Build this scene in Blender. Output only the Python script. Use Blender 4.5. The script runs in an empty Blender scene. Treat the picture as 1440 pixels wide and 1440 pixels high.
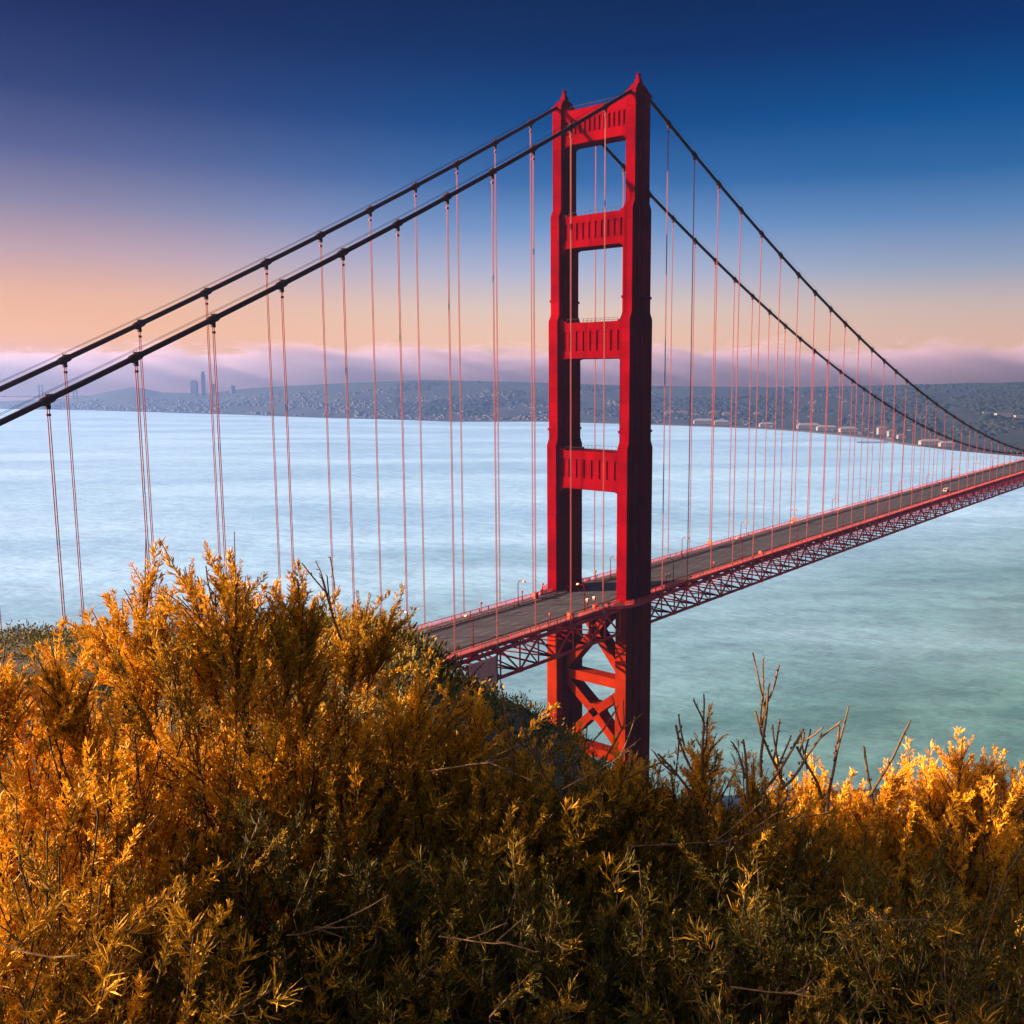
import bpy, math, random
import numpy as np
from mathutils import Vector, Matrix
R = math.radians
rnd = random.Random(11)
col = bpy.context.scene.collection
scene = bpy.context.scene

# ------------------------------------------------------------------ camera
CAM = Vector((-238.2512, -177.1642, 143.7307))
YAW, PITCH, ROLL = 0.6802933, -0.1413873, -0.0016154
FPX, PPX, PPY = 1352.52, 787.11, 724.47                     # measured on the 1440 px photograph
fw = Vector((math.cos(YAW)*math.cos(PITCH), math.sin(YAW)*math.cos(PITCH), math.sin(PITCH)))
rt0 = Vector((math.sin(YAW), -math.cos(YAW), 0)); up0 = rt0.cross(fw)
rt = rt0*math.cos(ROLL) + up0*math.sin(ROLL); up = up0*math.cos(ROLL) - rt0*math.sin(ROLL)
cd = bpy.data.cameras.new('camera'); cam = bpy.data.objects.new('camera', cd); col.objects.link(cam)
cam.matrix_world = Matrix(((rt.x, up.x, -fw.x, CAM.x), (rt.y, up.y, -fw.y, CAM.y), (rt.z, up.z, -fw.z, CAM.z), (0, 0, 0, 1)))
cd.sensor_width = 36; cd.lens = 36*FPX/1440
cd.shift_x = (720-PPX)/1440; cd.shift_y = (PPY-720)/1440
cd.clip_start = 0.1; cd.clip_end = 60000
scene.camera = cam

# ------------------------------------------------------------------ light
SUN_AZ = R(135); SUN_EL = R(16)                              # direction towards the sun
sd = Vector((math.cos(SUN_AZ)*math.cos(SUN_EL), math.sin(SUN_AZ)*math.cos(SUN_EL), math.sin(SUN_EL)))
sl = bpy.data.lights.new('sun', 'SUN'); sl.energy = 5.0; sl.angle = R(0.5); sl.color = (1.0, 0.70, 0.46)
sun = bpy.data.objects.new('sun', sl); col.objects.link(sun)
sun.rotation_euler = sd.to_track_quat('Z', 'Y').to_euler(); sun.location = (0, 0, 900)

scene.view_settings.view_transform = 'Standard'; scene.view_settings.look = 'None'
scene.view_settings.exposure = 2.15; scene.view_settings.gamma = 1
scene.cycles.max_bounces = 6; scene.cycles.volume_bounces = 1; scene.cycles.transparent_max_bounces = 8
scene.cycles.caustics_reflective = False; scene.cycles.caustics_refractive = False

def lin(c):
    return tuple(((v/255)/12.92 if v/255 <= .04045 else ((v/255+.055)/1.055)**2.4) for v in c)

world = bpy.data.worlds.new('World'); scene.world = world; world.use_nodes = True
nt = world.node_tree; nt.nodes.clear()
def N(t, **k):
    n = nt.nodes.new(t)
    for a, b in k.items(): setattr(n, a, b)
    return n
L = lambda a, b: nt.links.new(a, b)
out = N('ShaderNodeOutputWorld'); bg = N('ShaderNodeBackground'); bg.inputs['Strength'].default_value = 0.1
tc = N('ShaderNodeTexCoord'); sep = N('ShaderNodeSeparateXYZ'); L(tc.outputs['Generated'], sep.inputs[0])
asin = N('ShaderNodeMath', operation='ARCSINE'); L(sep.outputs['Z'], asin.inputs[0])
mr = N('ShaderNodeMapRange'); mr.inputs['From Min'].default_value = 0; mr.inputs['From Max'].default_value = R(30); L(asin.outputs[0], mr.inputs['Value'])
hx = N('ShaderNodeVectorMath', operation='MULTIPLY'); hx.inputs[1].default_value = (1, 1, 0); L(tc.outputs['Generated'], hx.inputs[0])
hn = N('ShaderNodeVectorMath', operation='NORMALIZE'); L(hx.outputs[0], hn.inputs[0])
dt = N('ShaderNodeVectorMath', operation='DOT_PRODUCT'); dt.inputs[1].default_value = (math.cos(R(141)), math.sin(R(141)), 0); L(hn.outputs[0], dt.inputs[0])
def ramp(stops):
    r = N('ShaderNodeValToRGB'); e = r.color_ramp.elements
    while len(e) > 1: e.remove(e[-1])
    for i, (deg, c) in enumerate(stops):
        p = deg/30
        if i == 0: e[0].position = p; el = e[0]
        else: el = e.new(p)
        el.color = (*lin(c), 1)
    L(mr.outputs[0], r.inputs[0]); return r
# graded dawn sky: sun side, straight ahead, away from the sun, and the dark west behind
rL = ramp([(0, (255, 168, 100)), (2.5, (255, 182, 118)), (4.3, (240, 178, 140)), (6.5, (196, 160, 165)), (9.0, (138, 130, 160)), (11.5, (86, 94, 142)), (14.5, (40, 58, 114)), (18, (6, 32, 90)), (22, (0, 17, 62)), (30, (0, 12, 50))])
rC = ramp([(0, (255, 190, 136)), (2.0, (255, 199, 152)), (4.0, (228, 202, 184)), (6.0, (178, 184, 208)), (8.5, (112, 150, 200)), (11.0, (54, 108, 170)), (14, (4, 74, 138)), (17.5, (0, 46, 102)), (22, (0, 27, 72)), (30, (0, 20, 56))])
rR = ramp([(0, (242, 188, 152)), (2.0, (238, 188, 154)), (4.0, (206, 184, 174)), (6.0, (152, 164, 188)), (8.5, (98, 136, 184)), (11.0, (42, 102, 162)), (14, (0, 78, 142)), (17.5, (0, 48, 108)), (22, (0, 31, 78)), (30, (0, 22, 60))])
rB = ramp([(0, (40, 36, 52)), (6, (28, 32, 56)), (14, (10, 20, 48)), (30, (2, 10, 30))])
rS = ramp([(0, (255, 190, 130)), (6, (255, 205, 150)), (12, (255, 200, 160)), (20, (235, 180, 160)), (30, (150, 130, 150))])
def mrange(a, b):
    m = N('ShaderNodeMapRange'); m.interpolation_type = 'SMOOTHSTEP'; m.inputs['From Min'].default_value = a; m.inputs['From Max'].default_value = b
    L(dt.outputs['Value'], m.inputs['Value']); return m
def mixc(f, a, b):
    m = N('ShaderNodeMix', data_type='RGBA'); L(f.outputs[0], m.inputs['Factor']); L(a, m.inputs[6]); L(b, m.inputs[7]); return m.outputs[2]
c1 = mixc(mrange(-0.98, -0.62), rB.outputs[0], rR.outputs[0])
c2 = mixc(mrange(-0.62, -0.22), c1, rC.outputs[0])
c4 = mixc(mrange(-0.22, 0.30), c2, rL.outputs[0])
gl = N('ShaderNodeVectorMath', operation='SCALE'); gl.inputs['Scale'].default_value = 5.0; L(rS.outputs[0], gl.inputs[0])
c5 = mixc(mrange(0.40, 0.85), c4, gl.outputs[0])
# paler upper sky high over the sun side
hi = N('ShaderNodeMapRange'); hi.interpolation_type = 'SMOOTHSTEP'; hi.inputs['From Min'].default_value = R(24); hi.inputs['From Max'].default_value = R(40); L(asin.outputs[0], hi.inputs['Value'])
hm_ = N('ShaderNodeMath', operation='MULTIPLY'); L(hi.outputs[0], hm_.inputs[0]); L(mrange(-0.75, 0.1).outputs[0], hm_.inputs[1])
zen = N('ShaderNodeRGB'); zen.outputs[0].default_value = (*lin((150, 175, 215)), 1)
c3 = mixc(hm_, c5, zen.outputs[0])
sky = N('ShaderNodeTexSky', sky_type='NISHITA', sun_disc=False); sky.sun_elevation = SUN_EL; sky.sun_rotation = math.pi/2-SUN_AZ; sky.ozone_density = 4
sc = N('ShaderNodeMix', data_type='RGBA', blend_type='ADD'); sc.inputs['Factor'].default_value = 1
k1 = N('ShaderNodeVectorMath', operation='SCALE'); k1.inputs['Scale'].default_value = 0.001; L(sky.outputs[0], k1.inputs[0])
k2 = N('ShaderNodeVectorMath', operation='SCALE'); k2.inputs['Scale'].default_value = 10.0/2**2.15; L(c3, k2.inputs[0])
L(k1.outputs[0], sc.inputs[6]); L(k2.outputs[0], sc.inputs[7])
L(sc.outputs[2], bg.inputs['Color']); L(bg.outputs[0], out.inputs['Surface'])

# ------------------------------------------------------------------ helpers
def at(u, v, d):
    """a point seen at photograph pixel u, v at horizontal distance d from the viewpoint"""
    w = fw + rt*((u-PPX)/FPX) + up*((PPY-v)/FPX)
    return CAM + w*(d/math.hypot(w.x, w.y))
def tag(o, label=None, cat=None, group=None, kind=None):
    if label: o['label'] = label
    if cat: o['category'] = cat
    if group: o['group'] = group
    if kind: o['kind'] = kind
    return o
def empty(name, loc=(0, 0, 0), rz=0):
    o = bpy.data.objects.new(name, None); o.location = loc; o.rotation_euler = (0, 0, rz); o.empty_display_size = 0.3
    col.objects.link(o); return o
class MB:
    def __init__(s): s.v = []; s.f = []
    def add(s, vs, fs):
        n = len(s.v); s.v += [tuple(v) for v in vs]; s.f += [tuple(i+n for i in f) for f in fs]; return s
    def box(s, a, b):
        (x0, y0, z0), (x1, y1, z1) = a, b
        return s.add([(x0,y0,z0),(x1,y0,z0),(x1,y1,z0),(x0,y1,z0),(x0,y0,z1),(x1,y0,z1),(x1,y1,z1),(x0,y1,z1)],
                     [(3,2,1,0),(4,5,6,7),(0,1,5,4),(1,2,6,5),(2,3,7,6),(3,0,4,7)])
    def bar(s, p, q, w, h=None, upv=(0, 0, 1)):
        """rectangular bar from p to q"""
        p = Vector(p); q = Vector(q); h = h or w; d = (q-p).normalized(); u = Vector(upv)
        if abs(d.dot(u)) > .98: u = Vector((1, 0, 0))
        r = d.cross(u).normalized(); t = r.cross(d)
        vs = [e + r*(sx*w/2) + t*(sz*h/2) for e in (p, q) for sx, sz in ((-1,-1),(1,-1),(1,1),(-1,1))]
        return s.add(vs, [(0,1,2,3),(7,6,5,4),(0,4,5,1),(1,5,6,2),(2,6,7,3),(3,7,4,0)])
    def tube(s, pts, rad, n=8, cap=True):
        pts = [Vector(p) for p in pts]; rad = rad if isinstance(rad, (list, tuple)) else [rad]*len(pts)
        b = len(s.v)
        for i, p in enumerate(pts):
            d = (pts[min(i+1, len(pts)-1)]-pts[max(i-1, 0)]).normalized()
            u = Vector((0, 0, 1)) if abs(d.z) < .95 else Vector((1, 0, 0))
            r = d.cross(u).normalized(); t = r.cross(d)
            for k in range(n):
                a = 2*math.pi*k/n; s.v.append(tuple(p + (r*math.cos(a)+t*math.sin(a))*rad[i]))
        for i in range(len(pts)-1):
            for k in range(n):
                k2 = (k+1) % n
                s.f.append((b+i*n+k, b+(i+1)*n+k, b+(i+1)*n+k2, b+i*n+k2))
        if cap:
            s.f.append(tuple(b+k for k in range(n))); s.f.append(tuple(b+(len(pts)-1)*n+k for k in reversed(range(n))))
        return s
    def prism(s, poly0, poly1):
        """side walls and caps between two equal-length polygons (counter-clockwise seen from the far end)"""
        n = len(poly0)
        return s.add(list(poly0)+list(poly1), [tuple(reversed(range(n))), tuple(range(n, 2*n))] + [(i, (i+1) % n, n+(i+1) % n, n+i) for i in range(n)])
    def build(s, name, mat, parent=None, smooth=False):
        me = bpy.data.meshes.new(name); me.from_pydata(s.v, [], s.f); me.materials.append(mat); me.validate()
        if smooth: me.polygons.foreach_set('use_smooth', [True]*len(me.polygons))
        o = bpy.data.objects.new(name, me); col.objects.link(o)
        if parent: o.parent = parent
        return o
def np_mesh(name, verts, quads, mat, parent=None, tint=None, smooth=False):
    me = bpy.data.meshes.new(name); nv, nf, k = len(verts), len(quads), quads.shape[1]
    me.vertices.add(nv); me.vertices.foreach_set('co', verts.astype(np.float32).ravel())
    me.loops.add(nf*k); me.loops.foreach_set('vertex_index', quads.astype(np.int32).ravel())
    me.polygons.add(nf); me.polygons.foreach_set('loop_start', np.arange(0, nf*k, k, dtype=np.int32))
    if smooth: me.polygons.foreach_set('use_smooth', np.ones(nf, dtype=bool))
    if tint is not None:
        a = me.attributes.new('tint', 'FLOAT', 'POINT'); a.data.foreach_set('value', tint.astype(np.float32))
    me.update(calc_edges=True); me.materials.append(mat)
    o = bpy.data.objects.new(name, me); col.objects.link(o)
    if parent: o.parent = parent
    return o

# ------------------------------------------------------------------ materials
def mat(name, base, rough=.6, spec=.3, metal=0, var=.12, scale=.6, coord='Object', dark=None, bump=0, bscale=None, stretch=None):
    m = bpy.data.materials.new(name); m.use_nodes = True; t = m.node_tree; b = t.nodes['Principled BSDF']
    b.inputs['Roughness'].default_value = rough; b.inputs['Specular IOR Level'].default_value = spec; b.inputs['Metallic'].default_value = metal
    co = t.nodes.new('ShaderNodeTexCoord'); mp = t.nodes.new('ShaderNodeMapping'); t.links.new(co.outputs[coord], mp.inputs[0])
    if stretch: mp.inputs['Scale'].default_value = stretch
    no = t.nodes.new('ShaderNodeTexNoise'); no.inputs['Scale'].default_value = scale; no.inputs['Detail'].default_value = 6; no.inputs['Roughness'].default_value = .65
    t.links.new(mp.outputs[0], no.inputs['Vector'])
    r = t.nodes.new('ShaderNodeValToRGB'); r.color_ramp.elements[0].position = .3; r.color_ramp.elements[1].position = .7
    d = dark or tuple(c*(1-var*2) for c in base)
    r.color_ramp.elements[0].color = (*d, 1); r.color_ramp.elements[1].color = (*[min(1, c*(1+var)) for c in base], 1)
    t.links.new(no.outputs['Fac'], r.inputs[0]); t.links.new(r.outputs[0], b.inputs['Base Color'])
    if bump:
        n2 = t.nodes.new('ShaderNodeTexNoise'); n2.inputs['Scale'].default_value = bscale or scale*6; n2.inputs['Detail'].default_value = 4
        t.links.new(mp.outputs[0], n2.inputs['Vector'])
        bp = t.nodes.new('ShaderNodeBump'); bp.inputs['Strength'].default_value = bump; t.links.new(n2.outputs['Fac'], bp.inputs['Height']); t.links.new(bp.outputs[0], b.inputs['Normal'])
    return m
M = {}
def plated(m, bw=3.6, bh=4.4):
    """riveted plate joints: thin darker seams and slight plate-to-plate change of the paint"""
    t = m.node_tree; b = t.nodes['Principled BSDF']; src = b.inputs['Base Color'].links[0].from_socket
    co = t.nodes.new('ShaderNodeTexCoord'); sp = t.nodes.new('ShaderNodeSeparateXYZ'); t.links.new(co.outputs['Object'], sp.inputs[0])
    ad = t.nodes.new('ShaderNodeMath'); t.links.new(sp.outputs['X'], ad.inputs[0]); t.links.new(sp.outputs['Y'], ad.inputs[1])
    cb = t.nodes.new('ShaderNodeCombineXYZ'); t.links.new(ad.outputs[0], cb.inputs['X']); t.links.new(sp.outputs['Z'], cb.inputs['Y'])
    br = t.nodes.new('ShaderNodeTexBrick'); br.inputs['Scale'].default_value = 1; br.inputs['Brick Width'].default_value = bw; br.inputs['Row Height'].default_value = bh
    br.inputs['Mortar Size'].default_value = .05; br.inputs['Color1'].default_value = (1, 1, 1, 1); br.inputs['Color2'].default_value = (.80, .80, .80, 1); br.inputs['Mortar'].default_value = (.5, .5, .5, 1)
    t.links.new(cb.outputs[0], br.inputs['Vector'])
    mx = t.nodes.new('ShaderNodeMix'); mx.data_type = 'RGBA'; mx.blend_type = 'MULTIPLY'; mx.inputs['Factor'].default_value = 1
    t.links.new(src, mx.inputs[6]); t.links.new(br.outputs['Color'], mx.inputs[7]); t.links.new(mx.outputs[2], b.inputs['Base Color'])
    return m
M['steel'] = plated(mat('red_paint', (.135, .0008, .0035), 1.0, 0, var=.22, scale=.07))
M['orange'] = plated(mat('orange_paint', (.18, .012, .0015), 1.0, 0, var=.24, scale=.07))
M['truss'] = mat('truss_paint_lit', (.52, .045, .05), .8, .05, var=.2, scale=.2)  # lighter than the tower red, standing in for light the truss side lacks
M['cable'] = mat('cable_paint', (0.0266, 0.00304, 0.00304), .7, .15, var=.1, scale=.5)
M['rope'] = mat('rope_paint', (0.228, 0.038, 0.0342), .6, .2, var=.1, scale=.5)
M['tarp'] = mat('pink_sheeting', (.85, .34, .33), .7, .2, var=.15, scale=.4, stretch=(3, 3, .15))
M['asphalt'] = mat('asphalt', (.050, .046, .056), .85, .2, var=.2, scale=.08, stretch=(.15, 2.2, 1), bump=.05)
def lanes(m):
    """faint worn lane lines along the road"""
    t = m.node_tree; b = t.nodes['Principled BSDF']; src = b.inputs['Base Color'].links[0].from_socket
    co = t.nodes.new('ShaderNodeTexCoord'); sp = t.nodes.new('ShaderNodeSeparateXYZ'); t.links.new(co.outputs['Object'], sp.inputs[0])
    pp = t.nodes.new('ShaderNodeMath'); pp.operation = 'PINGPONG'; pp.inputs[1].default_value = 1.55; t.links.new(sp.outputs['Y'], pp.inputs[0])
    lt = t.nodes.new('ShaderNodeMath'); lt.operation = 'LESS_THAN'; lt.inputs[1].default_value = .10; t.links.new(pp.outputs[0], lt.inputs[0])
    px = t.nodes.new('ShaderNodeMath'); px.operation = 'PINGPONG'; px.inputs[1].default_value = 5.5; t.links.new(sp.outputs['X'], px.inputs[0])
    l2 = t.nodes.new('ShaderNodeMath'); l2.operation = 'LESS_THAN'; l2.inputs[1].default_value = 2.2; t.links.new(px.outputs[0], l2.inputs[0])
    mu = t.nodes.new('ShaderNodeMath'); mu.operation = 'MULTIPLY'; t.links.new(lt.outputs[0], mu.inputs[0]); t.links.new(l2.outputs[0], mu.inputs[1])
    mx = t.nodes.new('ShaderNodeMix'); mx.data_type = 'RGBA'; mx.inputs[7].default_value = (.15, .14, .13, 1); t.links.new(mu.outputs[0], mx.inputs['Factor'])
    t.links.new(src, mx.inputs[6]); t.links.new(mx.outputs[2], b.inputs['Base Color'])
lanes(M['asphalt'])
M['concrete'] = mat('concrete', (0.152, 0.1368, 0.1292), .85, .2, var=.15, scale=.3)
M['paint'] = mat('road_paint', (.55, .5, .42), .7, .2, scale=2)
M['yellow'] = mat('yellow_paint', (.7, .42, .06), .6, .2, scale=2)
M['white'] = mat('white_paint', (0.4712, 0.456, 0.4332), .5, .3, var=.05, scale=1)
M['dark'] = mat('dark_metal', (.03, .03, .033), .5, .3, scale=1)
M['lamp'] = mat('amber_lamp_glass', (0.38, 0.1368, 0.038), .3, .5, var=.05, scale=2)
M['sign'] = mat('orange_sign', (0.38, 0.0532, 0.0114), .5, .3, var=.06, scale=1)
M['glass'] = mat('window_glass', (.04, .05, .06), .1, .5, scale=1)
M['rubber'] = mat('tyre_rubber', (.02, .02, .02), .8, .2, scale=1)
M['pale'] = mat('pale_render', (.17, .16, .16), .8, .2, var=.08, scale=.1)
M['roof'] = mat('tile_roof', (0.152, 0.076, 0.0608), .8, .2, var=.15, scale=.2)
M['grey'] = mat('grey_render', (.085, .082, .095), .9, .1, dark=(.026, .028, .036), scale=.035)
M['hill'] = mat('hillside_scrub', (.105, .086, .058), .95, .1, dark=(.042, .037, .026), scale=.35, bump=1.0, bscale=1.6)
M['land'] = mat('far_land', (0.0266, 0.03192, 0.02584), .95, .1, dark=(0.01368, 0.01976, 0.01672), scale=.008, bump=.6, bscale=.03)
M['sand'] = mat('far_beach', (0.1216, 0.1064, 0.0912), .9, .1, scale=.02)
M['trees'] = mat('far_tree_foliage', (0.01672, 0.0228, 0.01672), .95, .1, var=.2, scale=.02)
M['bark'] = mat('grey_brown_bark', (0.0988, 0.0646, 0.0342), .85, .15, dark=(0.0342, 0.0228, 0.01368), scale=25, bump=.4, bscale=90)
M['deadwood'] = mat('weathered_deadwood', (0.152, 0.095, 0.0456), .85, .15, dark=(0.0532, 0.0342, 0.019), scale=30, bump=.4, bscale=110)

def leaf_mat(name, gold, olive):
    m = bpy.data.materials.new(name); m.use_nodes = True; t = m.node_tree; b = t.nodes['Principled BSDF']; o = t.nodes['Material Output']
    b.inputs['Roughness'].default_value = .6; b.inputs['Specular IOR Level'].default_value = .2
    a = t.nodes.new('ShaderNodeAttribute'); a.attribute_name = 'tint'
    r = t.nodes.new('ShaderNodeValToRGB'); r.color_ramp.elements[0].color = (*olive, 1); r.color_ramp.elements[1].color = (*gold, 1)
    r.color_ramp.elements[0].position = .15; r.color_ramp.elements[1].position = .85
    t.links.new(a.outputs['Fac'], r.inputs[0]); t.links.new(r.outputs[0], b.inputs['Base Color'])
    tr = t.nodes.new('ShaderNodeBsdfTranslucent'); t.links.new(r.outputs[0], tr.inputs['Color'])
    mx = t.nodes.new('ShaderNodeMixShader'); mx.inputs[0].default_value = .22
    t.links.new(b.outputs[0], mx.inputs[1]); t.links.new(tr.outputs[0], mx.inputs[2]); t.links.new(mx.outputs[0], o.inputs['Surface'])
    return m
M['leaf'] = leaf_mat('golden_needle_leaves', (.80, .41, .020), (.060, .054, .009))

def water_mat():
    m = bpy.data.materials.new('bay_water'); m.use_nodes = True; t = m.node_tree; t.nodes.clear()
    def A(tp, **k):
        n = t.nodes.new(tp)
        for a, b in k.items(): setattr(n, a, b)
        return n
    l = t.links.new
    o = A('ShaderNodeOutputMaterial'); co = A('ShaderNodeTexCoord')
    b = A('ShaderNodeBsdfPrincipled'); l(b.outputs[0], o.inputs['Surface'])
    # slow swell bands and fine ripples; object X runs across the view, Y away from it
    def noise(sx, sy, det, sc=1):
        mp = A('ShaderNodeMapping'); mp.inputs['Scale'].default_value = (sx, sy, 1); l(co.outputs['Object'], mp.inputs[0])
        n = A('ShaderNodeTexNoise'); n.inputs['Scale'].default_value = sc; n.inputs['Detail'].default_value = det; n.inputs['Roughness'].default_value = .55; l(mp.outputs[0], n.inputs['Vector']); return n
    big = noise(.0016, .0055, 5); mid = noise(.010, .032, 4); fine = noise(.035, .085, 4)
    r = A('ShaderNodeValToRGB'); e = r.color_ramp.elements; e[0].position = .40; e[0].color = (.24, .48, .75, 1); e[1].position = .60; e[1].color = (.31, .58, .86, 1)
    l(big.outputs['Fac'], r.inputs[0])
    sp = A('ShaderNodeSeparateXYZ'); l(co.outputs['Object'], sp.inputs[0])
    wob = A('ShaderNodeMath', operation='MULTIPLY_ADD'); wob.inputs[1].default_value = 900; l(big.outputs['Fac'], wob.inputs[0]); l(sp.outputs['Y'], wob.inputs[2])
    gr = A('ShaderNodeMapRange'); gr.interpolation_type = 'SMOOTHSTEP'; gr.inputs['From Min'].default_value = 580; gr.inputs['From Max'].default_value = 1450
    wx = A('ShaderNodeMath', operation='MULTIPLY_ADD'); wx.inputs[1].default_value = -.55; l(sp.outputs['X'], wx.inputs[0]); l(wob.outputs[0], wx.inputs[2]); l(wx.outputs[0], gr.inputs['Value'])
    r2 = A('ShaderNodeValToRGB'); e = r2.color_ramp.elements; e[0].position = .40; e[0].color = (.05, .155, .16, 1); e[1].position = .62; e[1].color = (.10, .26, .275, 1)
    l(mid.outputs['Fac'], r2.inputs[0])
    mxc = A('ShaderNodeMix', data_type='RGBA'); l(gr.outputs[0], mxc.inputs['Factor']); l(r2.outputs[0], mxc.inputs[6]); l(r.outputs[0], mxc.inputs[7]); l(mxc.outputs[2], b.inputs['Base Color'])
    rr = A('ShaderNodeMapRange'); rr.inputs['From Min'].default_value = .3; rr.inputs['From Max'].default_value = .7; rr.inputs['To Min'].default_value = .34; rr.inputs['To Max'].default_value = .50
    l(big.outputs['Fac'], rr.inputs['Value']); l(rr.outputs[0], b.inputs['Roughness'])
    b.inputs['IOR'].default_value = 1.9; b.inputs['Specular IOR Level'].default_value = .8
    s = A('ShaderNodeMath', operation='MULTIPLY_ADD'); s.inputs[1].default_value = 1.8; l(mid.outputs['Fac'], s.inputs[0]); l(fine.outputs['Fac'], s.inputs[2])
    bp = A('ShaderNodeBump'); bp.inputs['Strength'].default_value = 1.0; bp.inputs['Distance'].default_value = 1.8; l(s.outputs[0], bp.inputs['Height']); l(bp.outputs[0], b.inputs['Normal'])
    return m
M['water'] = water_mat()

# ------------------------------------------------------------------ setting: water, land, hillside
fx, fy = math.cos(YAW), math.sin(YAW)
def ground_pt(fwd, right, z):
    return (CAM.x + fx*fwd + rt0.x*right, CAM.y + fy*fwd + rt0.y*right, z)
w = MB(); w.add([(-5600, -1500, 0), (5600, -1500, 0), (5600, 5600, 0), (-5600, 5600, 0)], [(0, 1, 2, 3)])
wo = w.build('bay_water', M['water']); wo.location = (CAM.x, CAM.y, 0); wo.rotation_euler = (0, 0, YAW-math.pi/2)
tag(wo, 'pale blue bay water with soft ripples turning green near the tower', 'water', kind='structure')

def interp(x, pts):
    return float(np.interp(x, [p[0] for p in pts], [p[1] for p in pts]))
def vnoise(x, y, seed=0):
    """smooth value noise"""
    def h(i, j): return (math.sin(i*127.1+j*311.7+seed*74.7)*43758.5453) % 1
    i, j = math.floor(x), math.floor(y); a, b = x-i, y-j; a = a*a*(3-2*a); b = b*b*(3-2*b)
    return (h(i,j)*(1-a)+h(i+1,j)*a)*(1-b) + (h(i,j+1)*(1-a)+h(i+1,j+1)*a)*b
def fbm(x, y, o=4, seed=0):
    return sum(vnoise(x*2**k, y*2**k, seed+k)/2**(k+1) for k in range(o))
def u_of(ang):                                              # azimuth right of the view axis -> photograph column near the horizon
    return PPX + FPX*math.tan(ang)*math.cos(PITCH)
# far shore
SHORE = [(-900, 568), (-300, 570), (0, 573), (130, 575), (250, 579), (350, 582), (450, 586), (560, 589), (640, 592), (760, 592), (930, 597), (1060, 602), (1130, 607), (1180, 612), (1225, 617), (1260, 624), (1340, 634), (1440, 643), (1700, 672), (2400, 720)]
HTOP = [(-900, 562), (0, 563), (60, 561), (130, 557), (165, 549), (200, 543), (240, 551), (300, 552), (360, 545), (450, 540), (600, 534), (700, 536), (850, 541), (930, 543), (1100, 545), (1300, 541), (1440, 538), (2400, 530)]
def shore_d(u): return CAM.z*FPX/(interp(u, SHORE)-532)
lv = []; lf = []; NA, NR = 260, 46
for i in range(NA+1):
    ang = R(-46 + 92*i/NA); u = u_of(ang); ds = shore_d(u); ca = math.cos(ang)
    dp = 5350
    zt = CAM.z - (interp(u, HTOP)-532)*dp/FPX
    for j in range(NR+1):
        t = j/NR; d = ds - 12 + (dp+60-ds)*t**1.25
        k = min(1.0, max(0.0, (d-ds-150)/max(200, dp-ds-150)))**.8
        n = fbm(d/420+7, u/75+3, 4, 5)
        z = -1.2 if j == 0 else 2.0 + (zt-2)*k*(.62+.38*k) + (n-.5)*62*min(1, k*2.2)*(1-k)**.35
        if j > 0: z = max(1.6, z)
        fwd = d; lv.append(ground_pt(fwd, fwd*math.tan(ang), z))
for i in range(NA):
    for j in range(NR):
        a = i*(NR+1)+j; lf.append((a, a+NR+1, a+NR+2, a+1))
mb = MB(); mb.v = lv; mb.f = lf
land = mb.build('far_hills', M['land'], smooth=True)
tag(land, 'hazy wooded hills and low shore across the bay', 'hills', kind='structure')
def land_z(u, fwd):
    ds = shore_d(u); dp = 5350
    zt = CAM.z - (interp(u, HTOP)-532)*dp/FPX
    k = min(1.0, max(0.0, (fwd-ds-150)/max(200, dp-ds-150)))**.8
    n = fbm(fwd/420+7, u/75+3, 4, 5)
    return max(1.6, 2.0 + (zt-2)*k*(.62+.38*k) + (n-.5)*62*min(1, k*2.2)*(1-k)**.35)
def upos(u, fwd, dz=0):
    return ground_pt(fwd, fwd*(u-PPX)/FPX/math.cos(PITCH), land_z(u, fwd)+dz)
# pale beach strip
mb = MB(); pv = []
us = list(range(640, 1300, 12))
for u in us:
    d = shore_d(u)
    pv += [ground_pt(d-16, (d-16)*(u-PPX)/FPX/math.cos(PITCH), .25), ground_pt(d+26, (d+26)*(u-PPX)/FPX/math.cos(PITCH), 2.3)]
mb.add(pv, [(2*i, 2*i+2, 2*i+3, 2*i+1) for i in range(len(us)-1)])
tag(mb.build('far_beach', M['sand']), 'pale beach along the far shore', 'beach', kind='structure')

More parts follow.
